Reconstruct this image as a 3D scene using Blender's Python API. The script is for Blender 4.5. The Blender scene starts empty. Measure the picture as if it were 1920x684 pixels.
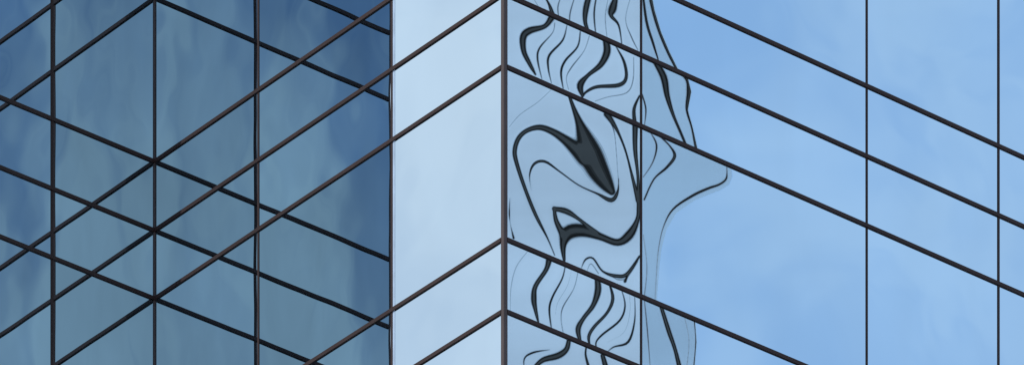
import bpy, bmesh, math, random
import numpy as np
from mathutils import Vector
random.seed(4)
C = bpy.context.scene.collection
R = math.radians

# ------------------------------------------------------------------ frame of the place
F, HOR = 15000.0, 8239.0          # survey of the photograph: focal length and eye level in photo pixels
PHI = R(39.13)
cP, sP = math.cos(PHI), math.sin(PHI)
D0 = 101.8
P0 = np.array([-0.1018, D0])      # the convex corner of the building, plan
DC = np.array([cP, sP])           # along the right wall
DA = np.array([-sP, cP])          # along the recessed wall
NC = np.array([sP, -cP])
GZ = -1.6
A_LEN, B_LEN, C_LEN = 7.453, 4.045, 26.0
LV = [48.86, 51.05, 51.966, 52.882, 55.075, 55.99, 56.915, 59.11, 60.025, 60.94, 63.13]
ROOF = 84.0

# ------------------------------------------------------------------ materials
def newmat(n):
    m = bpy.data.materials.new(n); m.use_nodes = True
    nt = m.node_tree
    return m, nt, nt.nodes['Principled BSDF']

def glass(name, attr, pane_tone=.03, refl_streak=.02, sc=.7, tint=(.42, .60, .72)):
    m, nt, p = newmat(name)
    N, L = nt.nodes, nt.links
    p.inputs['Metallic'].default_value = 1.0
    p.inputs['Roughness'].default_value = 0.0
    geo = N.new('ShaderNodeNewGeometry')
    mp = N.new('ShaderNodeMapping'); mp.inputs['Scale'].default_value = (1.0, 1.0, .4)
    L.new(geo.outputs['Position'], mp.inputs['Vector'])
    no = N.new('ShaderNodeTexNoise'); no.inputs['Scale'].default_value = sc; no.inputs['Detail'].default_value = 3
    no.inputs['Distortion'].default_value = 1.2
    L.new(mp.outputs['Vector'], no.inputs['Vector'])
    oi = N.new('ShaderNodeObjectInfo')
    a = N.new('ShaderNodeMapRange'); a.inputs['To Min'].default_value = 1-pane_tone; a.inputs['To Max'].default_value = 1+pane_tone
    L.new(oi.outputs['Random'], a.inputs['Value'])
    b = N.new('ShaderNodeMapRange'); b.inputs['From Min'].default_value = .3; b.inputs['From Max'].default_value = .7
    b.inputs['To Min'].default_value = 1-refl_streak; b.inputs['To Max'].default_value = 1+refl_streak  # upright streaks painted into the tint, imitating smeared cloud reflections
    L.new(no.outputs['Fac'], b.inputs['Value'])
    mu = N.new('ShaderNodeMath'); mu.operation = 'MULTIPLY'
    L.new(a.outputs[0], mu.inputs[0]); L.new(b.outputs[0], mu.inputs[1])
    vm = N.new('ShaderNodeVectorMath'); vm.operation = 'SCALE'
    vm.inputs[0].default_value = tint
    L.new(mu.outputs[0], vm.inputs['Scale'])
    L.new(vm.outputs['Vector'], p.inputs['Base Color'])
    if attr:
        at = N.new('ShaderNodeAttribute'); at.attribute_name = 'pane_normal'
        vt = N.new('ShaderNodeVectorTransform'); vt.vector_type = 'NORMAL'
        vt.convert_from = 'OBJECT'; vt.convert_to = 'WORLD'
        L.new(at.outputs['Vector'], vt.inputs['Vector'])
        L.new(vt.outputs['Vector'], p.inputs['Normal'])
    else:
        n2 = N.new('ShaderNodeTexNoise'); n2.inputs['Scale'].default_value = .9; n2.inputs['Detail'].default_value = 1
        L.new(geo.outputs['Position'], n2.inputs['Vector'])
        bu = N.new('ShaderNodeBump'); bu.inputs['Strength'].default_value = 1.0; bu.inputs['Distance'].default_value = .0014
        L.new(n2.outputs['Fac'], bu.inputs['Height'])
        L.new(bu.outputs['Normal'], p.inputs['Normal'])
    return m

def plain(name, col, rough, var=.15, scale=3.0, spec=.5):
    m, nt, p = newmat(name)
    N, L = nt.nodes, nt.links
    geo = N.new('ShaderNodeNewGeometry')
    no = N.new('ShaderNodeTexNoise'); no.inputs['Scale'].default_value = scale; no.inputs['Detail'].default_value = 4
    L.new(geo.outputs['Position'], no.inputs['Vector'])
    b = N.new('ShaderNodeMapRange'); b.inputs['From Min'].default_value = .3; b.inputs['From Max'].default_value = .7
    b.inputs['To Min'].default_value = 1-var; b.inputs['To Max'].default_value = 1+var
    L.new(no.outputs['Fac'], b.inputs['Value'])
    vm = N.new('ShaderNodeVectorMath'); vm.operation = 'SCALE'; vm.inputs[0].default_value = col
    L.new(b.outputs[0], vm.inputs['Scale']); L.new(vm.outputs['Vector'], p.inputs['Base Color'])
    p.inputs['Roughness'].default_value = rough
    p.inputs['Specular IOR Level'].default_value = spec
    return m

M_glass = glass('mirror_glass', False, .02, .02)
M_inner = glass('mirror_glass_painted_smears', False, .10, .05, .9, (.435, .595, .71))  # stronger pane tones and streaks, cloud reflections painted into the colour
M_wave = glass('warped_mirror_glass', True, .018, .02)
M_bar = plain('brown_aluminium', (.030, .018, .018), .6, .15, 1.5, .25)
M_post = plain('grey_brown_aluminium', (.052, .040, .042), .5, .15, 2, .4)
M_sliver = plain('painted_light_sliver', (.36, .50, .68), .5, .15, 4, .4)  # pale colour stands in for a bright sliver of light
M_panel = plain('pale_cladding', (.70, .755, .86), .7, .12, .6, .2)
M_bay = plain('blue_grey_cladding', (.50, .61, .75), .7, .08, .5, .2)
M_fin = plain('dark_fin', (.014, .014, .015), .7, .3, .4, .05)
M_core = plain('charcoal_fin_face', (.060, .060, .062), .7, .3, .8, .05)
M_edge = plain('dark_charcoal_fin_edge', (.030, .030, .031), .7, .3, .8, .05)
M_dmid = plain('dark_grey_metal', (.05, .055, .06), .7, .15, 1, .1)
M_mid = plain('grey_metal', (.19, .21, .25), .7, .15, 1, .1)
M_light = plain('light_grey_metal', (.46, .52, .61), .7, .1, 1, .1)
M_ground = plain('paving', (.19, .185, .18), .9, .2, .3)

# ------------------------------------------------------------------ helpers
def box(bm, x0, x1, y0, y1, z0, z1):
    v = [bm.verts.new((x, y, z)) for z in (z0, z1) for x, y in ((x0, y0), (x1, y0), (x1, y1), (x0, y1))]
    for q in ((3,2,1,0), (4,5,6,7), (0,1,5,4), (1,2,6,5), (2,3,7,6), (3,0,4,7)):
        bm.faces.new([v[i] for i in q])

def obj(name, bm, mat, parent=None, kind=None, label=None):
    me = bpy.data.meshes.new(name); bm.to_mesh(me); bm.free()
    o = bpy.data.objects.new(name, me); C.objects.link(o); me.materials.append(mat)
    if parent: o.parent = parent
    if kind: o['kind'] = kind
    if label: o['label'] = label
    return o

def bar(name, mat, parent, *d, bevel=.0, **k):
    bm = bmesh.new(); box(bm, *d)
    if bevel: bmesh.ops.bevel(bm, geom=bm.edges[:], offset=bevel, segments=1, affect='EDGES')
    return obj(name, bm, mat, parent, **k)

def empty(name, x, y, z, rz, label, cat):
    o = bpy.data.objects.new(name, None); C.objects.link(o)
    o.location = (x, y, z); o.rotation_euler = (0, 0, rz)
    o['label'] = label; o['category'] = cat
    return o

# ------------------------------------------------------------------ setting
bm = bmesh.new()
v = [bm.verts.new(p) for p in ((-3000,-3000,GZ), (3000,-3000,GZ), (3000,3000,GZ), (-3000,3000,GZ))]
bm.faces.new(v)
obj('ground', bm, M_ground, kind='structure')

# ------------------------------------------------------------------ the glass building
bld = empty('glass_office_building', P0[0], P0[1], GZ, PHI,
            'blue mirror glass office building with a stepped corner and dark brown glazing bars', 'building')
Z = lambda z: z - GZ

# core and roof
bm = bmesh.new()
foot = [(.05,.05), (C_LEN,.05), (C_LEN,22), (-B_LEN+.05,22), (-B_LEN+.05,A_LEN+.05), (.05,A_LEN+.05)]
lo = [bm.verts.new((x,y,0)) for x,y in foot]; hi = [bm.verts.new((x,y,Z(ROOF))) for x,y in foot]
n = len(foot)
for i in range(n): bm.faces.new((lo[i], lo[(i+1)%n], hi[(i+1)%n], hi[i]))
bm.faces.new(hi)
obj('core_wall', bm, M_glass, bld)
bm = bmesh.new()
box(bm, -.1, C_LEN, -.1, .3, Z(ROOF)-.6, Z(ROOF)+.5)
box(bm, -.1, .3, .3, A_LEN+.3, Z(ROOF)-.6, Z(ROOF)+.5)
box(bm, -B_LEN-.1, -.1, A_LEN-.1, A_LEN+.3, Z(ROOF)-.6, Z(ROOF)+.5)
obj('parapet', bm, M_bar, bld)

C_V = [0, 2.2785, 6.172, 8.532, 12.43]
A_V = [0, 2.3007, 5.153, A_LEN]
B_M = 1.70
B_V = [0, B_M, B_LEN]

# ---- warped panes: the corner panes of the right wall bulge and pinch, tracing what they mirror
L_T = 45.0                                   # distance of the tower they mirror
R0 = np.array([2*cP*sP, 1-2*cP*cP]); E0 = np.array([-R0[1], R0[0]])
S_EDGE, FIN = 2.75, 1.65

def rows_field(px, py, curves):
    tot = np.zeros_like(px)
    for c in curves:
        g = np.zeros_like(px)
        for (x0,y0,w0), (x1,y1,w1) in zip(c[:-1], c[1:]):
            dx, dy = x1-x0, y1-y0
            l2 = dx*dx+dy*dy
            q = np.clip(((px-x0)*dx+(py-y0)*dy)/l2, 0, 1)
            d = np.hypot(px-x0-q*dx, py-y0-q*dy)
            w = w0+(w1-w0)*q
            h = np.maximum(w*.5, .8)
            peak = np.interp(w, [1, 2, 3, 4.5], [.55, .71, .85, 1.0])
            k = np.where(d < h, 1-.2*d/h, .8*np.exp(-(d-h)/(2.6+.36*w)))
            g = np.maximum(g, k*peak)
        tot += g**5
    return np.minimum(tot**(1/5), 1.0)

def spline(c):
    # smooth the traced points (Catmull-Rom)
    c = [tuple(map(float, p)) for p in c]
    if len(c) < 3: return c
    P = [c[0]]+c+[c[-1]]
    out = []
    for i in range(1, len(P)-2):
        a, b, d, e = (np.array(P[i+j]) for j in (-1,0,1,2))
        for t in (0, .2, .4, .6, .8):
            p = .5*((2*b)+(-a+d)*t+(2*a-5*b+4*d-e)*t*t+(-a+3*b-3*d+e)*t**3)
            p[2] = max(p[2], .8)
            out.append(tuple(p))
    out.append(P[-2])
    return out

def wave_pane(name, t0, t1, z0, z1, curves, base, amp, outline, label):
    step = .0085
    tf = t1 if outline is None else min(t1, t0+1.75)
    ts = np.linspace(t0, tf, int((tf-t0)/step)+2)
    if tf < t1: ts = np.append(ts, t1)
    zs = np.linspace(z0, z1, int((z1-z0)/step)+2)
    T, ZZ = np.meshgrid(ts, zs)
    X = P0[0]+T*DC[0]; Y = P0[1]+T*DC[1]
    px = 960+F*X/Y; py = HOR-F*ZZ/Y
    g = rows_field(px, py, [spline(c) for c in curves])
    dl = np.hypot(X, Y); dx, dy = X/dl, Y/dl
    dn = dx*NC[0]+dy*NC[1]
    rx, ry = dx-2*dn*NC[0], dy-2*dn*NC[1]
    k = (L_T-((X-P0[0])*R0[0]+(Y-P0[1])*R0[1]))/(rx*R0[0]+ry*R0[1])
    sflat = (X-P0[0]+k*rx)*E0[0]+(Y-P0[1]+k*ry)*E0[1]
    s = base+amp*g + .05*np.sin(px*.03+py*.021)*(1-np.clip(g,0,1))
    if outline is not None:
        ys = [p[1] for p in outline]; xs = [p[0] for p in outline]
        sd = px-np.interp(py, ys, xs)
        q = np.clip(sd/3+.5, 0, 1); q = q*q*(3-2*q)
        s = s*(1-q)+np.maximum(sflat, S_EDGE+.25)*q
    tx = P0[0]+L_T*R0[0]+s*E0[0]-X; ty = P0[1]+L_T*R0[1]+s*E0[1]-Y
    tl = np.hypot(tx, ty)
    nx, ny = tx/tl-dx, ty/tl-dy
    nl = np.hypot(nx, ny); nx /= nl; ny /= nl
    # to the building's own axes
    lx = nx*DC[0]+ny*DC[1]; ly = nx*DA[0]+ny*DA[1]
    nr, nc = T.shape
    co = np.stack([T.ravel(), np.zeros(T.size), ZZ.ravel()-GZ], 1)
    idx = np.arange(nr*nc).reshape(nr, nc)
    fa = np.stack([idx[:-1,:-1].ravel(), idx[:-1,1:].ravel(), idx[1:,1:].ravel(), idx[1:,:-1].ravel()], 1)
    me = bpy.data.meshes.new(name)
    me.from_pydata(co.tolist(), [], fa.tolist())
    at = me.attributes.new('pane_normal', 'FLOAT_VECTOR', 'POINT')
    at.data.foreach_set('vector', np.stack([lx.ravel(), ly.ravel(), np.zeros(T.size)], 1).astype(np.float32).ravel())
    me.update()
    o = bpy.data.objects.new(name, me); C.objects.link(o); me.materials.append(M_wave); o.parent = bld
    o['label'] = label
    return o

a1 = [[(998,-6,2),(1010,14,2)], [(1020,-8,3),(1030,10,4),(1036,28,7)], [(1052,-6,2),(1046,14,2.5),(1048,36,2)],
      [(1078,-6,2),(1069,25,2.5),(1068,48,2)], [(1108,-20,8),(1099,15,9),(1097,40,6),(1102,58,5)],
      [(1120,-15,2.5),(1114,25,3),(1117,64,2.5)], [(1158,-15,2.5),(1149,16,13),(1146,30,6),(1160,48,3.5),(1166,84,2.5)],
      [(1184,-10,2),(1173,36,2),(1184,70,2.5),(1196,94,2)], [(1142,-10,1.5),(1135,30,2),(1138,70,2)]]
b1 = [[(1034,34,10),(1021,50,7),(993,58,11),(981,70,11),(982,96,8),(992,118,6),(1004,140,3)],
      [(1040,44,2),(1036,62,2),(1012,90,3),(1008,112,3),(1016,148,2)],
      [(1063,48,2),(1055,76,3),(1030,104,3.5),(1028,128,3),(1034,156,2)],
      [(1088,60,2.5),(1083,88,3),(1060,114,3.5),(1052,136,3.5),(1056,166,2.5)], [(1105,68,2),(1095,96,2),(1072,126,2.5),(1062,146,2),(1066,168,2)],
      [(1136,76,10),(1138,98,12),(1126,122,9),(1102,142,6),(1088,160,11),(1092,180,4)],
      [(1154,86,2.5),(1170,116,4),(1174,146,4.5),(1160,160,6),(1120,163,5),(1100,172,4),(1092,182,3)],
      [(1188,108,1.8),(1187,150,2),(1175,174,2),(1140,182,2),(1116,190,2)], [(1199,180,3),(1189,204,4.5),(1190,230,6)]]
c1 = [[(1034,168,1.6),(1008,192,1.8),(975,215,1.8),(955,238,1.6)],
      [(1040,478,2.5),(1026,445,3),(1004,402,5),(985,355,5.5),(970,310,6.5),(965,284,7),(972,260,7),(988,245,7),(1012,239,9),(1036,247,11),(1058,261,15),(1078,277,22),(1096,292,30)],
      [(1066,176,4),(1076,204,7),(1086,230,13),(1096,258,26),(1107,288,38),(1121,318,36),(1136,343,25),(1147,359,12)],
      [(996,356,1.5),(993,328,3),(1002,307,4.2),(1022,303,4.2),(1050,322,3),(1085,347,2.8),(1120,363,3.6),(1146,375,7),(1158,360,4),(1160,335,2)],
      [(1160,340,2),(1158,320,2),(1156,290,2),(1152,250,2),(1143,222,3)],
      [(1138,214,10),(1156,242,4.5),(1172,280,3.5),(1184,325,4.2),(1196,375,7)],
      [(1191,234,9),(1191,280,7),(1196,330,4.5),(1198,385,7),(1195,412,7),(1180,440,14),(1158,454,11),(1125,443,12),(1092,432,21),(1066,436,23),(1056,458,11),(1058,488,4)],
      [(1039,390,4),(1043,414,7),(1056,440,11)], [(1039,391,6),(1062,396,9),(1086,411,5),(1118,436,6)],
      [(1090,502,2),(1098,486,3.2),(1112,484,3.2),(1130,508,3.2),(1156,517,5),(1176,513,5),(1199,480,3.2)], [(1178,513,2.5),(1172,527,4)],
      [(1148,518,1.6),(1160,524,2),(1176,520,1.6),(1196,490,1.6)], [(1100,510,1.5),(1108,494,2),(1122,512,2)],
      [(956,372,2),(955,400,3),(957,420,2),(963,446,3.5)]]
d1 = [[(1030,484,10),(1024,505,7),(1004,536,7),(1001,560,9),(1004,580,6),(1010,606,3)],
      [(1060,497,2.5),(1054,522,3),(1036,556,3.5),(1030,580,3.5),(1034,616,2.5)],
      [(1084,508,2),(1076,540,2),(1056,574,2.5),(1052,596,2),(1056,624,2)],
      [(1120,522,8),(1121,545,10),(1112,572,7),(1094,596,6),(1084,616,8),(1088,640,4)],
      [(1143,532,3),(1149,560,4.5),(1138,586,4.2),(1114,612,4.5),(1104,630,4.5),(1106,648,3)],
      [(1165,541,2),(1172,572,3),(1162,600,3.5),(1130,626,3.5),(1118,640,3),(1118,652,3)],
      [(1190,553,2),(1190,600,3),(1178,640,4),(1150,650,3),(1134,664,2)],
      [(1072,503,1.4),(1064,535,1.6),(1046,566,1.6),(1041,590,1.4)], [(1180,548,1.4),(1181,585,1.6),(1170,622,1.6),(1140,640,1.4)],
      [(990,470,1.5),(968,500,1.7),(958,540,1.7),(957,584,1.5)]]
e1 = [[(984,700,2),(983,672,3),(1000,660,3.5),(1030,655,2)], [(1000,690,5),(1018,674,8),(1046,666,10),(1062,654,8),(1067,634,6)],
      [(1106,720,5),(1104,690,4.5),(1098,664,3.5),(1100,646,3)], [(1138,720,8),(1136,690,9),(1130,666,7)]]
a2 = [[(1204,-24,3),(1212,40,4),(1224,80,4),(1234,112,3)], [(1214,-30,5),(1226,20,7),(1238,60,7),(1254,98,7),(1270,132,4)]]
b2 = [[(1226,112,8),(1244,144,11),(1251,180,8),(1262,215,4.5),(1276,248,4),(1286,272,4)],
      [(1266,128,5),(1288,148,6),(1293,172,9),(1288,206,4),(1298,240,4),(1306,280,5)],
      [(1204,178,3),(1211,205,3),(1208,238,2)]]
c2 = [[(1236,254,3),(1256,274,3),(1265,293,4.5),(1250,314,4),(1226,336,3),(1208,374,3)], [(1218,246,2),(1231,272,3),(1224,304,2.5),(1206,332,2)],
      [(1362,304,2),(1363,322,2.4),(1361,336,3.2),(1348,346,3.4),(1328,353,3.8),(1298,367,4),(1262,392,3.4),(1244,425,2.5),(1235,465,2.1),(1231,510,1.8),(1228,566,1.6)],
      [(1206,440,2),(1213,500,2),(1208,556,2)]]
d2 = [[(1208,560,2),(1214,620,2.5),(1220,700,2)], [(1239,572,5),(1254,620,7),(1266,655,6),(1277,700,8)],
      [(1284,596,2),(1292,640,2),(1286,700,2)], [(1302,600,3),(1305,640,3),(1300,700,3)]]
o_a2 = [(1217,-40),(1228,20),(1240,60),(1256,98),(1273,132)]
o_b2 = [(1269,128),(1291,148),(1297,172),(1291,206),(1300,240),(1309,280)]
o_c2 = [(1368,306),(1372,318),(1373,332),(1367,346),(1350,357),(1326,366),(1302,376),(1268,399),(1250,429),(1240,466),(1235,510),(1231,566)]
o_d2 = [(1304,600),(1307,640),(1302,700),(1298,760)]
G = .012
def wv(name, col, row, cur, outl, label):
    t0, t1 = C_V[col]+G, C_V[col+1]-G
    if col == 0: t0 = .05
    wave_pane(name, t0, t1, LV[row]+G, LV[row+1]-G, cur, .9 if outl is None else 2.4, .75 if outl is None else -.75, outl, label)
wv('spandrel_pane', 0, 5, a1, None, 'low pane right of the corner post with narrow black ripples, topmost in view')
wv('spandrel_pane', 0, 4, b1, None, 'low pane right of the corner post with black ripples, just above the tall rippled pane')
wv('window_pane', 0, 3, c1, None, 'tall pane right of the corner post with thick swirling black reflections')
wv('spandrel_pane', 0, 2, d1, None, 'low pane right of the corner post with black ripples, just below the tall rippled pane')
wv('spandrel_pane', 0, 1, e1, None, 'low pane right of the corner post with black ripples, lowest in view')
wv('spandrel_pane', 1, 5, a2, o_a2, 'wide low blue pane with two dark ripples at its left end, topmost of its column')
wv('spandrel_pane', 1, 4, b2, o_b2, 'wide low blue pane with two bent dark ripples at its left end')
wv('window_pane', 1, 3, c2, o_c2, 'wide tall blue pane with a pale bulging outline at its left end')
wv('spandrel_pane', 1, 2, d2, o_d2, 'wide low blue pane with dark ripples at its left end, below the widest tall pane')
done = {(0,5),(0,4),(0,3),(0,2),(0,1),(1,5),(1,4),(1,3),(1,2)}

# ---- the flat panes
def pane_name(r): return 'window_pane' if LV[r+1]-LV[r] > 1.5 else 'spandrel_pane'
for r in range(len(LV)-1):
    z0, z1 = Z(LV[r])+G, Z(LV[r+1])-G
    for i in range(4):
        if (i, r) in done: continue
        if i >= 2 and r < 2: continue
        bar(pane_name(r), M_glass, bld, C_V[i]+(G if i else .05), C_V[i+1]-G, 0, .012, z0, z1)
    for i in range(3):
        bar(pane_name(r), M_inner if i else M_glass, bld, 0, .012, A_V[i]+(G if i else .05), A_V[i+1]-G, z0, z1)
    for i in range(2):
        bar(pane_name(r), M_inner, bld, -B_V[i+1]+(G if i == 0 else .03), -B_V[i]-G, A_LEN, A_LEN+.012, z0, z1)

# ---- glazing bars
H2 = .0245
for z in LV:
    a, b = Z(z)-H2, Z(z)+H2
    bar('transom', M_bar, bld, .045, C_LEN, -.020, .04, a, b)
    bar('transom', M_bar, bld, -.020, .04, .045, A_LEN-.01, a, b)
    bar('transom', M_bar, bld, -B_LEN+.025, -.012, A_LEN-.020, A_LEN+.04, a, b)
top, bot = Z(ROOF)-.6, 0
for x in C_V[1:]:
    hw = .018 if x == C_V[3] else .0155
    bar('mullion', M_bar, bld, x-hw, x+hw, -.008, .045, bot, top)
for y in A_V[1:3]:
    mu = bar('mullion', M_bar, bld, -.006, .045, y-.019, y+.019, bot, top)
    if y == A_V[1]: bar('light_sliver', M_sliver, mu, -.003, .04, y-.062, y-.021, bot, top)  # strip added beside the bar to paint in a light sliver
bar('mullion', M_bar, bld, -B_M-.021, -B_M+.021, A_LEN-.008, A_LEN+.045, bot, top)
bar('corner_post', M_post, bld, -.012, .054, -.012, .054, bot, top, bevel=.006)
bar('corner_post', M_post, bld, -.020, .02, A_LEN-.020, A_LEN+.03, bot, top, bevel=.005)
bar('corner_post', M_post, bld, -B_LEN-.006, -B_LEN+.026, A_LEN-.004, A_LEN+.026, bot, top, bevel=.003)
# the storeys above and below the framed ones
bm = bmesh.new()
zz = []
k = 48.86-4.025
while k > 1:
    zz += [k, k+2.19, k+3.105]; k -= 4.025
k = 63.13
while k < ROOF-2:
    zz += [k+.915, k+1.83, k+4.025]; k += 4.025
for z in zz:
    a, b = Z(z)-H2, Z(z)+H2
    box(bm, .06, C_LEN, -.022, .04, a, b); box(bm, -.022, .04, .06, A_LEN-.01, a, b)
    box(bm, -B_LEN+.06, -.03, A_LEN-.022, A_LEN+.04, a, b)
obj('transom', bm, M_bar, bld, kind='stuff')

# ------------------------------------------------------------------ the tower mirrored in the corner panes
tp = P0+L_T*R0
tw = empty('office_tower', tp[0], tp[1], GZ, math.atan2(-E0[1], -E0[0]),
           'pale tower with dark upright fins, seen only as the warped reflection beside the corner post', 'tower')
bm = bmesh.new(); box(bm, -1.9, 14, 0, 16, 0, 125); obj('wall', bm, M_panel, tw)
bm = bmesh.new(); box(bm, -S_EDGE, -1.9, -.002, 16, 0, 125); obj('corner_bay', bm, M_bay, tw)
bm = bmesh.new(); box(bm, -S_EDGE-.1, 14.1, -.1, 16.1, 125, 126); obj('roof', bm, M_fin, tw)
for i in range(10):
    x = -(FIN-1.5*i)
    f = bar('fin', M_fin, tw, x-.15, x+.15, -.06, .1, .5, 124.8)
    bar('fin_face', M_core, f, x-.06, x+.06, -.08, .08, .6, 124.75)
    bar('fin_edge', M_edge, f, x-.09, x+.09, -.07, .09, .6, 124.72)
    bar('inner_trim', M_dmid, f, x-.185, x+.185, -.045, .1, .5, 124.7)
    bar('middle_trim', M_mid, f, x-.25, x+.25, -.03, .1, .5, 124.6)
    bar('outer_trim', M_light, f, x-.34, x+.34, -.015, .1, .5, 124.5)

# ------------------------------------------------------------------ sun and sky
el = R(48); hx, hy = -.862, -.507
sd = Vector((hx*math.cos(el), hy*math.cos(el), math.sin(el)))
sl = bpy.data.lights.new('sun', 'SUN'); sl.energy = 3.0; sl.angle = R(.5); sl.color = (1, .96, .9)
so = bpy.data.objects.new('sun', sl); C.objects.link(so)
so.rotation_euler = (-sd).to_track_quat('-Z', 'Y').to_euler()

w = bpy.data.worlds.new('World'); bpy.context.scene.world = w; w.use_nodes = True
nt = w.node_tree; N, L = nt.nodes, nt.links
bg = N['Background']; bg.inputs['Strength'].default_value = .1
sky = N.new('ShaderNodeTexSky'); sky.sky_type = 'NISHITA'; sky.sun_disc = False
sky.sun_elevation = el; sky.sun_rotation = math.atan2(hx, hy)
tc = N.new('ShaderNodeTexCoord')
sx = N.new('ShaderNodeSeparateXYZ'); L.new(tc.outputs['Generated'], sx.inputs[0])
def mrange(src, a, b, c, d, smooth=False):
    m = N.new('ShaderNodeMapRange'); m.inputs['From Min'].default_value = a; m.inputs['From Max'].default_value = b
    m.inputs['To Min'].default_value = c; m.inputs['To Max'].default_value = d
    if smooth: m.interpolation_type = 'SMOOTHSTEP'
    L.new(src, m.inputs['Value']); return m.outputs[0]
def math2(op, a, b):
    m = N.new('ShaderNodeMath'); m.operation = op
    for i, q in enumerate((a, b)):
        if isinstance(q, (int, float)): m.inputs[i].default_value = q
        else: L.new(q, m.inputs[i])
    return m.outputs[0]
def mix(f, a, b):
    m = N.new('ShaderNodeMix'); m.data_type = 'RGBA'
    if isinstance(f, (int, float)): m.inputs['Factor'].default_value = f
    else: L.new(f, m.inputs['Factor'])
    for i, q in ((6, a), (7, b)):
        if isinstance(q, tuple): m.inputs[i].default_value = q
        else: L.new(q, m.inputs[i])
    return m.outputs[2]
def noise(scale, detail, dist, stretch=(1,1,1), off=(0,0,0)):
    mp = N.new('ShaderNodeMapping'); mp.inputs['Scale'].default_value = stretch; mp.inputs['Location'].default_value = off
    L.new(tc.outputs['Generated'], mp.inputs['Vector'])
    n = N.new('ShaderNodeTexNoise'); n.inputs['Scale'].default_value = scale; n.inputs['Detail'].default_value = detail
    n.inputs['Distortion'].default_value = dist; n.inputs['Roughness'].default_value = .5
    L.new(mp.outputs['Vector'], n.inputs['Vector']); return n.outputs['Fac']
# thin high haze: whiter towards the sun, clear blue away from it, with soft wisps
wisp = mrange(noise(42, 3, .6, (1,1,1.4), (.3,.1,.2)), .30, .70, 0, 1, True)
grad = mrange(sx.outputs['Y'], -.19, -.11, 0, .3)
clear = mix(math2('MULTIPLY', math2('ADD', wisp, grad), .80), (5.5, 7.45, 11.0, 1), (8.0, 9.4, 12.0, 1))
white = mix(wisp, (10.6, 10.3, 11.2, 1), (12.6, 11.8, 12.2, 1))
hz = mix(mrange(sx.outputs['X'], .5, -.7, 0, 1), clear, white)
c = mix(.92, sky.outputs['Color'], hz)
# broken grey cloud behind the viewer, with uneven upright folds and an added band shaping the mirrored tones
back = mrange(sx.outputs['Y'], -.45, -.75, 0, 1)
n2 = noise(38, 2, .8, (1,.55,.55))
n3 = noise(95, 3, 1.6, (1,.3,.22), (.7,.2,.4))
xw = math2('ADD', sx.outputs['X'], math2('MULTIPLY', math2('ADD', n2, -.5), .022))
added_band = math2('MULTIPLY', mrange(xw, .017, .031, 0, 1, True), mrange(xw, .058, .049, 0, 1, True))  # made-up bright band, placed to set light and dark in the mirrored panes
low = mrange(sx.outputs['Z'], .482, .452, -.30, .30)  # sky lightened lower down to tone the mirrored panes
cf = math2('ADD', math2('ADD', math2('MULTIPLY', added_band, .62), low),
           math2('ADD', mrange(n2, .36, .64, .02, .32), mrange(n3, .33, .68, -.18, .30)))
cloud = mix(cf, (2.0, 2.75, 4.2, 1), (6.1, 6.25, 6.4, 1))
c = mix(math2('MULTIPLY', back, .96), c, cloud)
L.new(c, bg.inputs['Color'])

# ------------------------------------------------------------------ camera: level, with a rising front as for architecture
cd = bpy.data.cameras.new('camera'); cam = bpy.data.objects.new('camera', cd); C.objects.link(cam)
cam.location = (0, 0, 0); cam.rotation_euler = (R(90), 0, 0)
cd.sensor_fit = 'HORIZONTAL'; cd.sensor_width = 36; cd.lens = 36*F/1920
cd.shift_y = (HOR-342)/1920
cd.clip_start = 1; cd.clip_end = 8000
s = bpy.context.scene; s.camera = cam
s.view_settings.view_transform = 'Standard'; s.view_settings.look = 'None'; s.view_settings.exposure = 0
